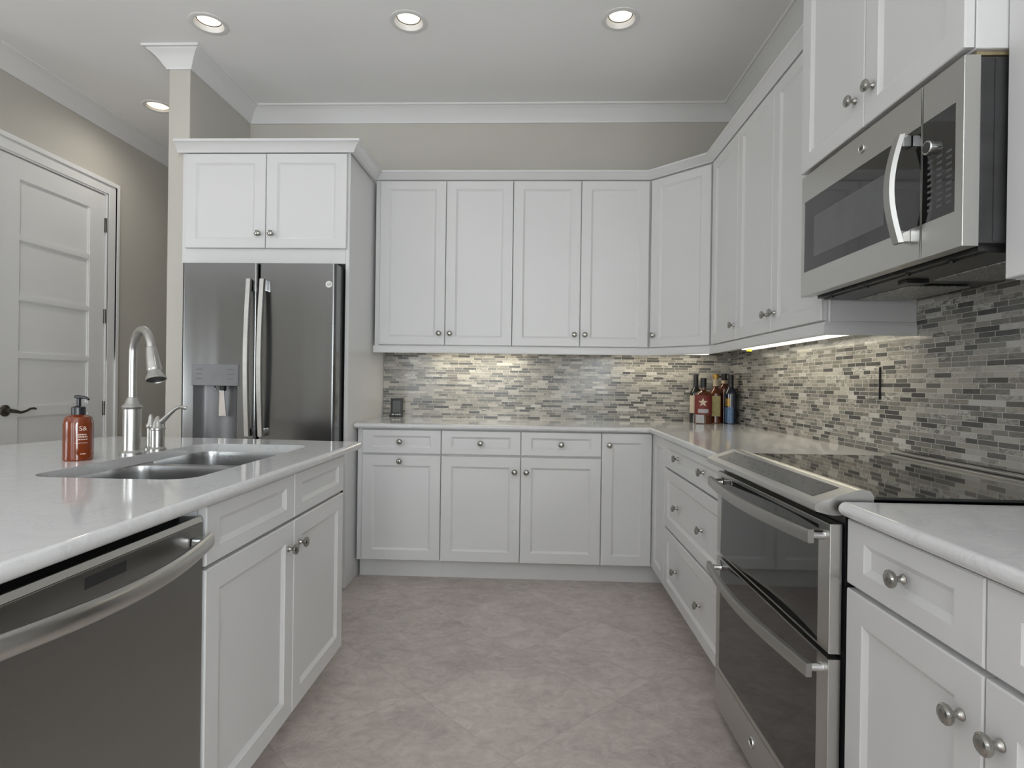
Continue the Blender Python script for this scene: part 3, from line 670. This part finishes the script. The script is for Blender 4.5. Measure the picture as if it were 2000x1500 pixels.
part('lever', B().tube([(lx-.004, ly, ZI1+.088), (lx+.018, ly, ZI1+.104), (lx+.042, ly, ZI1+.128), (lx+.062, ly, ZI1+.146), (lx+.080, ly, ZI1+.154), (lx+.098, ly, ZI1+.151), (lx+.104, ly, ZI1+.150)], [.011, .0095, .0075, .0065, .0065, .008, .005], 14), 'nickel_bright', lv)
sx, sy = -1.372, 2.035
so = thing('soap_dispenser', 'slim brushed nickel dispenser post between the faucet and the lever valve', 'soap dispenser', (sx, sy, ZI1))
part('dispenser_post', B().lathe([(0, 0), (.020, 0), (.020, .004), (.013, .010), (.0125, .075), (.016, .080), (.016, .086), (.010, .096), (.007, .118), (.0035, .124), (0, .125)], (sx, sy, ZI1), n=28), 'nickel_bright', so)
# amber soap bottle
bx, by = -1.400, 1.738
sb = thing('soap_bottle', 'amber hand soap bottle with black pump standing on the island', 'soap bottle', (bx, by, ZI1))
part('bottle_body', B().lathe([(0, 0), (.0375, 0), (.0395, .004), (.0395, .112), (.0375, .122), (.034, .132), (.022, .138), (.017, .140), (0, .140)], (bx, by, ZI1), n=40), 'amber', sb)
part('label_sleeve', B().loft([[(bx+.0401*math.cos(a), by+.0401*math.sin(a), ZI1+z) for a in [PI*.98+k*.05 for k in range(6)]] for z in (.048, .112)], False), 'amber', sb, 'edge of the amber wrap label')
pm = part('pump', B().lathe([(0, .136), (.0185, .136), (.0185, .160), (.0165, .163), (.007, .166), (.0065, .188), (0, .188)], (bx, by, ZI1), n=24), 'pump', sb, 'black pump collar and stem')
part('pump_spout', B().tube([(bx-.012, by+.002, ZI1+.1935), (bx, by, ZI1+.1925), (bx+.02, by-.004, ZI1+.1925), (bx+.030, by-.006, ZI1+.1905), (bx+.037, by-.007, ZI1+.186)], [.005, .0065, .0045, .004, .0035], 12), 'pump', pm)
def wrap(cx, cy, z0, r, ang):
    def fn(x, y, z): a = ang + x/r; return Vector((cx+(r+z+.0006)*math.cos(a), cy+(r+z+.0006)*math.sin(a), z0+y))
    return fn
ang = -PI/2+.98
part('monogram', text_b('S&', .019, .0003, wrap(bx, by, ZI1+.098, .0395, ang)), 'print', sb, 'pale monogram on the bottle')
def strip(b, cx, cy, r, a0, a1, z0, z1, n=8):
    return b.loft([[(cx+r*math.cos(a0+(a1-a0)*k/n), cy+r*math.sin(a0+(a1-a0)*k/n), z) for k in range(n+1)] for z in (z0, z1)], False)
lt = B()
for z, a0, a1, h in ((.078, -.30, .22, .004), (.071, -.44, .30, .004), (.064, -.30, .30, .003), (.054, -.52, .32, .0015), (.020, -.18, .2, .003)):
    k = a0
    while k < a1:
        d = random.uniform(.05, .14); strip(lt, bx, by, .0401, ang+k, ang+min(k+d, a1), ZI1+z, ZI1+z+h, 3); k += d+.03
part('printed_lines', lt, 'print', sb, 'lines of small pale print')

# ------------------------------------------------------------------ dishwasher
dw = thing('dishwasher', 'stainless dishwasher with bowed bar handle under the island counter', 'dishwasher', (-1.05, .99, 0))
DX = XI-.002; FW = Fr((DX, 0, 0), (0, 1, 0), (1, 0, 0)); DY0, DY1 = YD0, 1.297
part('dishwasher_body', B().box(-1.36, DY0+.004, .02, DX-.055, DY1-.004, .856).fbox(FW, DY0, DY1, .02, .10, -.09, -.07), 'black', dw, 'black tub and toe space')
dd = part('door', B().fbox(FW, DY0, DY1-.002, .100, .8235, -.05, 0, .003), 'steel_dw', dw)
part('control_strip', B().hexa([FW(DY0+.09, .824, -.0005), FW(DY1-.002, .824, -.0005), FW(DY1-.002, .824, -.010), FW(DY0+.09, .824, -.010), FW(DY0+.09, .8355, -.006), FW(DY1-.002, .8355, -.006), FW(DY1-.002, .8355, -.010), FW(DY0+.09, .8355, -.010)]), 'steel_h', dd, 'bright steel strip along the door top')
part('gap_filler', B().fbox(FW, DY0, DY1-.002, .824, .8335, -.05, -.0105), 'black', dd, 'black filler shading the gap above the door')  # black filler box added so the gap under the counter reads dark
part('label_plate', B().fbox(FW, .945, 1.045, .791, .811, 0, .0006), 'dark', dd, 'small dark plate on the door')
part('side_clip', B().fbox(FW, DY1-.045, DY1-.02, .846, .860, -.03, -.02), 'chrome', dw)
pts = []; NK = 24
for k in range(NK+1):
    s = k/NK; y = DY0+.012+(DY1-.028-DY0)*s; pts.append(FW(y-.006, (.786-.002*math.sin(PI*s)), .028+.046*math.sin(PI*s)))
sec = [(.009*math.cos(a), .0185*math.sin(a)) for a in [2*PI*k/14 for k in range(14)]]
hn = part('handle', B().sweepsec(pts, sec, (0, 0, 1)), 'steel_h', dd, 'wide bowed bar handle')
for y in (DY0+.03, DY1-.034): part('handle_mount', B().fbox(FW, y-.020, y+.014, .775, .797, 0, .034, .006), 'chrome', hn)

# ------------------------------------------------------------------ range
rg = thing('range', 'slide-in stainless double-oven electric range with black glass cooktop', 'range', (.95, 1.67, 0))
RX = .639; RY0, RY1 = 1.283, 2.056; FG = Fr((RX, 0, 0), (0, -1, 0), (-1, 0, 0))
part('range_body', B().box(RX+.030, RY0-.004, .03, 1.27, RY1+.004, .872).box(1.0, RY0, .872, 1.28, RY1, .900).box(RX+.10, RY0, .872, 1.0, RY1, .900), 'black', rg, 'black oven body')
def odoor(name, z0, z1, gz0, gz1):
    d = part(name, ring(FG, -RY1, -RY0, z0, z1, -2.020, -1.333, gz0, gz1, -.026, 0), 'steel_h', rg)
    part('oven_window', B().fbox(FG, -2.0205, -1.3325, gz0-.0005, gz1+.0005, -.024, -.0015), 'glass_black', d, 'black glass oven window')
    return d
d1 = odoor('upper_oven_door', .572, .852, .576, .840)
d2 = odoor('lower_oven_door', .170, .560, .186, .556)
part('kick_panel', B().fbox(FG, -RY1, -RY0, .045, .168, -.026, 0, .003), 'steel_h', rg, 'plain steel lower panel')
badge(rg, FG, -1.712, .118, 0, .017)
for d, z in ((d1, .822), (d2, .530)):
    pts = []
    for k in range(21):
        s = k/20; pts.append(FG(-2.030+.735*s, z, .034+.030*math.sin(PI*s)))
    h = part('handle', B().sweepsec(pts, [(-.006, -.015), (.006, -.015), (.008, -.010), (.008, .010), (.006, .015), (-.006, .015)], (0, 0, 1)), 'steel_bar', d, 'bowed flat bar handle')
    for y in (2.012, 1.313): part('handle_mount', B().lathe([(0, 0), (.012, 0), (.010, .01), (.009, .036), (0, .036)], FG(-y, z, 0), FG.n, 16).fbox(FG, -y-.010, -y+.010, z-.012, z+.012, .024, .034, .003), 'chrome', h)
prof = [(.606, .880), (.603, .886), (.604, .895), (.612, .900), (.690, .927), (.704, .929), (.720, .926), (.727, .916), (.727, .876), (.64, .872)]
pc = part('control_panel', B().loft([[(x, y, z) for x, z in prof] for y in (RY0-.006, RY1+.006)]), 'steel_h', rg, 'sloped steel control panel')
def slope(s, lift): return (.615+.070*s, .9012+.0243*s+lift)
a, c = slope(.12, .0008), slope(.92, .0008); a2, c2 = slope(.12, -.002), slope(.92, -.002)
tpb = B().hexa([(a2[0], 1.33, a2[1]), (c2[0], 1.33, c2[1]), (c2[0], 2.01, c2[1]), (a2[0], 2.01, a2[1]), (a[0], 1.33, a[1]), (c[0], 1.33, c[1]), (c[0], 2.01, c[1]), (a[0], 2.01, a[1])])
kb = B()
for i in range(16):
    for j in range(3):
        if random.random() < .35: continue
        y = 1.36+i*.040+random.uniform(-.004, .004); s = .28+.24*j; p = slope(s, .0011); q = slope(s+.06, .0011)
        kb.hexa([(p[0], y, p[1]-.0004), (q[0], y, q[1]-.0004), (q[0], y+.014, q[1]-.0004), (p[0], y+.014, p[1]-.0004), (p[0], y, p[1]), (q[0], y, q[1]), (q[0], y+.014, q[1]), (p[0], y+.014, p[1])])
part2('touch_panel', [(tpb, 'touch'), (kb, 'grey_print')], pc, 'dark glossy touch panel with rows of faint symbols')
ck = part('cooktop', B().box(.727, RY0-.008, .9065, 1.205, RY1+.008, .914, .002), 'cooktop', rg, 'black glass cooktop')
part('rear_vent', B().box(1.205, RY0-.008, .9065, 1.225, RY1+.008, .921, .002).box(1.236, RY0-.008, .9065, 1.262, RY1+.008, .929, .003).box(1.272, RY0-.008, .9065, 1.292, RY1+.008, .925, .002), 'steel_h', rg, 'steel trim along the wall')
part('vent_slot', B().box(1.2255, RY0-.004, .9065, 1.2355, RY1+.004, .9235), 'black', rg, 'black vent slot')
part('vent_slot', B().box(1.2625, RY0-.004, .9065, 1.2715, RY1+.004, .9305), 'black', rg, 'black vent slot')

# ------------------------------------------------------------------ microwave
mw = thing('microwave', 'stainless over-the-range microwave mounted above the cooktop', 'microwave', (1.1, 1.655, 1.455))
MX = .902; MY0, MY1, MZ0, MZ1 = 1.2785, 2.034, 1.452, 1.858; FMW = Fr((MX, 0, 0), (0, -1, 0), (-1, 0, 0))
part('microwave_body', B().box(MX+.034, MY0, MZ0+.006, XW-.012, MY1, MZ1-.004, .002).box(.965, MY0-.0015, MZ0+.01, XW-.02, MY0, MZ1-.008), 'dark', mw, 'dark grey metal housing')
ub = B().box(.95, MY0+.02, MZ0-.006, 1.28, MY1-.02, MZ0+.006).box(.97, 1.30, MZ0-.010, 1.10, 2.01, MZ0-.006)
part('underside', ub, 'underside', mw, 'dark underside plate')
for y in (1.36, 1.72): part('grease_filter', B().box(1.07, y, MZ0-.014, 1.24, y+.26, MZ0-.008, .003), 'filter', mw, 'metal mesh grease filter')
for y in (1.40, 1.56, 1.75, 1.95): part('screw', B().lathe([(0, 0), (.007, 0), (.007, -.005), (0, -.005)], (.965, y, MZ0-.008), n=10), 'black', mw)
part('latch', B().box(1.0, 1.62, MZ0-.020, 1.06, 1.66, MZ0-.006, .002), 'black', mw, 'black latch under the microwave')
ys = 1.412; GZ0, GZ1 = 1.532, 1.768
md = part('door', ring(FMW, -MY1, -ys-.001, MZ0, MZ1, -2.012, -ys-.0015, GZ0, GZ1, -.034, 0), 'steel_h', mw)
gl = part('door_glass', B().fbox(FMW, -2.0125, -ys-.001, GZ0-.0005, GZ1+.0005, -.034, -.001), 'glass_black', md, 'black glass door window')
part('viewing_screen', B().fbox(FMW, -1.945, -1.560, 1.572, 1.705, -.001, -.0004), 'window_grey', gl, 'grey see-through screen in the glass')
badge(md, FMW, -1.669, 1.815, 0, .014)
pts = []
for k in range(17):
    s = k/16; pts.append(FMW(-1.462, 1.500+.262*s, .022+.024*math.sin(PI*s)))
mh = part('handle', B().sweepsec(pts, [(-.0165, -.004), (-.012, .006), (.012, .006), (.0165, -.004), (.012, -.007), (-.012, -.007)], FMW.n), 'steel_bar', md, 'bowed vertical handle')
for z in (1.516, 1.746): part('handle_mount', B().fbox(FMW, -1.462-.013, -1.462+.013, z-.014, z+.014, 0, .026, .003), 'chrome', mh)
mc = part('control_panel', ring(FMW, -ys+.001, -MY0, MZ0, MZ1, -ys+.0015, -1.302, GZ0, GZ1, -.034, 0), 'steel_h', mw)
kb = B()
for j in range(9):
    for i in range(3):
        y = 1.392-.031*i; z = 1.668-.0140*j
        kb.fbox(FMW, -y, -y+.017, z, z+.0055, -.001, -.0006)
kg = part2('keypad', [(B().fbox(FMW, -ys+.001, -1.3015, GZ0-.0005, GZ1+.0005, -.034, -.001), 'glass_black'), (kb, 'grey_print')], mc, 'black glass keypad with rows of small grey symbols')
part('dial', B().lathe([(0, 0), (.0165, 0), (.0165, .011), (.0150, .0135), (0, .0135)], FMW(-1.378, 1.700, -.001), FMW.n, 28), 'chrome', kg, 'round silver dial')
part('dial_face', B().lathe([(0, .0132), (.0125, .0132), (.0125, .0143), (0, .0143)], FMW(-1.378, 1.700, -.001), FMW.n, 24), 'dark', kg)
single('filler_strip', B().box(.930, MY0+.004, 1.8595, 1.28, MY1-.004, 1.8672), 'raw_wood', 'raw wood strip in the gap between the microwave and its cabinet', 'strip', (1.1, 1.65, 1.8595))

# ------------------------------------------------------------------ under-cabinet lights
def strip_light(label, x0, y0, x1, y1, power, conn=False):
    t = thing('under_cabinet_light', label, 'light', ((x0+x1)/2, (y0+y1)/2, 1.371), 'under-cabinet light strips')
    part('housing', B().box(x0, y0, 1.358, x1, y1, 1.3715, .002), 'trim', t)
    part('diffuser', B().box(x0+.004, y0+.004, 1.346, x1-.004, y1-.004, 1.358, .003), 'strip', t, 'glowing warm white diffuser')
    if conn: part('connector', B().box(x0+.01, y1-.09, 1.332, x0+.03, y1-.06, 1.346, .003), 'yellow_plastic', t, 'small yellow connector')
    sx, sy = x1-x0, y1-y0
    area('strip_glow', ((x0+x1)/2, (y0+y1)/2, 1.343), ((x0+x1)/2, (y0+y1)/2, 0), sx, sy, power, (1.0, .90, .68))
strip_light('glowing light strip under the right wall cabinets, shining on the right backsplash', 1.13, 2.11, 1.20, 3.27, 1.35, True)
strip_light('glowing light strip under the angled corner and right pair on the back wall', .55, 3.80, 1.12, 3.86, .75)
strip_light('glowing light strip under the left pair of wall cabinets on the back wall', -.66, 3.80, -.06, 3.86, 1.45)

# ------------------------------------------------------------------ things on the back counter
def bottle(label, x, y, prof, glass, parts, extra=None, loc_group=None):
    t = thing('bottle', label, 'bottle', (x, y, ZC1), 'bottles in the counter corner')
    part('glass', B().lathe(prof, (x, y, ZC1), n=32), glass, t)
    for nm, mm, pf, lb in parts: part(nm, B().lathe(pf, (x, y, ZC1), n=32), mm, t, lb)
    return t
WINE = [(0, 0), (.036, 0), (.0375, .004), (.0375, .185), (.036, .197), (.028, .212), (.019, .226), (.0150, .240), (.0142, .300), (.0148, .310), (0, .310)]
def band(r, z0, z1, t=.0006): return [(r-.001, z0), (r+t, z0), (r+t, z1), (r-.001, z1)]
bA = bottle('dark wine bottle with a cream label, leftmost in the counter corner', 1.048, 3.855, WINE, 'wine_glass', [('capsule', 'foil', [(.0150, .238), (.0156, .238), (.0152, .309), (.0156, .312), (0, .312)], 'black foil capsule')])
part('label', strip(B(), 1.048, 3.855, .0383, -PI*.98, -PI*.25, ZC1+.062, ZC1+.175, 14), 'cream', bA, 'cream paper label')
sxx, syy = 1.063, 3.735
bS = bottle('squat liquor bottle with a red label and pale star, foremost in the corner', sxx, syy, [(0, 0), (.050, 0), (.053, .004), (.053, .165), (.050, .185), (.036, .200), (.020, .208), (.016, .214), (.0155, .235), (0, .235)], 'amber_glass',
    [('cap', 'foil', [(.0175, .228), (.0185, .228), (.0185, .285), (.017, .288), (0, .288)], 'tall black stopper')])
lbS = part('label', strip(B(), sxx, syy, .0536, -PI*.98, -PI*.14, ZC1+.062, ZC1+.178, 16), 'red_label', bS, 'dark red label')
def star(n=5, R=.030, r=.012): return [(R*math.sin(PI*k/n) if k % 2 == 0 else r*math.sin(PI*k/n), R*math.cos(PI*k/n) if k % 2 == 0 else r*math.cos(PI*k/n)) for k in range(2*n)]
wf = wrap(sxx, syy, ZC1+.135, .0536, -PI/2-.30)
stb = B(); sv_ = [stb.bm.verts.new(wf(x, y, .0016)) for x, y in star()]; c0 = stb.bm.verts.new(wf(0, 0, .0016))
for i in range(10): stb.bm.faces.new((c0, sv_[i], sv_[(i+1) % 10]))
part('star', stb, 'cream', lbS, 'pale five-pointed star')
part('banner', strip(B(), sxx, syy, .0544, -PI/2-.85, -PI/2+.35, ZC1+.070, ZC1+.094, 8), 'grey_label', lbS, 'pale grey banner under the star')
part('lower_label', strip(B(), sxx, syy, .0538, -PI*.9, -PI*.55, ZC1+.006, ZC1+.058, 8), 'grey_label', bS, 'pale grey lower band')
bx2, by2 = 1.164, 3.815
bG = bottle('amber whiskey bottle with a yellow label and gold cap', bx2, by2, [(0, 0), (.040, 0), (.042, .005), (.042, .180), (.038, .200), (.024, .218), (.0165, .228), (.0145, .240), (.0145, .285), (0, .285)], 'amber_glass',
    [('neck_band', 'cream', band(.0150, .238, .283), 'pale neck band'), ('cap', 'gold', [(.0150, .284), (.0195, .284), (.0205, .305), (.018, .314), (0, .316)], 'rounded gold cap')])
part('label', strip(B(), bx2, by2, .0426, -PI*.86, -PI*.34, ZC1+.045, ZC1+.176, 12), 'yellow_label', bG, 'tall yellow label')
bottle('dark-capped amber liquor bottle standing behind the others in the corner', 1.240, 3.885, [(0, 0), (.036, 0), (.038, .005), (.038, .210), (.036, .232), (.024, .250), (.017, .258), (.0155, .268), (.0155, .295), (0, .295)], 'amber_glass',
    [('neck_label', 'cream', band(.0195, .246, .276, .0), 'pale round neck label'), ('cap', 'foil', [(.016, .280), (.0175, .280), (.0175, .318), (.016, .321), (0, .322)], 'dark cap')])
bx3, by3 = 1.243, 3.765
bW = bottle('blue-black wine bottle with a blue label, rightmost in the counter corner', bx3, by3, [(r*1.05, z) for r, z in WINE], 'blue_glass', [('capsule', 'foil', [(.0158, .238), (.0164, .238), (.0160, .309), (.0164, .312), (0, .312)], 'black foil capsule')])
part('label', strip(B(), bx3, by3, .0399, -PI*.93, -PI*.44, ZC1+.002+.004, ZC1+.105, 12), 'blue_label', bW, 'metallic blue lower label')
part('emblem', strip(B(), bx3, by3, .0399, -PI*.88, -PI*.62, ZC1+.112, ZC1+.160, 8), 'gold', bW, 'small gold emblem label')
# small black framed display by the fridge panel
px, py = -.930, 3.905
FP = Fr((px, py, ZC1), (1, 0, 0), (0, -1, 0))
ph = thing('tabletop_display', 'small black framed display leaning on the backsplash by the fridge panel', 'display', (px, py, ZC1))
part('frame', B().fbox(FP, -.040, .040, 0, .125, -.012, .012, .003), 'black', ph, 'black frame')
part('screen', B().fbox(FP, -.026, .026, .032, .110, .012, .0128), 'screen', ph, 'grey screen')
cap = B(); k = -.032
for wd in (.014, .006, .010, .012): cap.fbox(FP, k, k+wd, .015, .021, .012, .0126); k += wd+.006
part('caption_marks', cap, 'white_print', ph, 'row of tiny white marks')
# outlet cover on the right backsplash
FO = Fr((XW-.008, 0, 0), (0, -1, 0), (-1, 0, 0))
ot = thing('outlet_cover', 'stone-coloured outlet cover plate on the right backsplash', 'outlet', (XW-.008, 2.28, 1.18))
part('plate', B().fbox(FO, -2.335, -2.245, 1.105, 1.225, 0, .008, .002), 'mosaic_right', ot)
part('insert', B().fbox(FO, -2.310, -2.270, 1.130, 1.200, .008, .0095, .001), 'mosaic_right', ot)
part('plate_edge_shade', B().fbox(FO, -2.2452, -2.2432, 1.105, 1.225, 0, .0075), 'black', ot, 'black strip painted as shadow along the plate edge')  # thin black strip stands in for the shadow line beside the plate
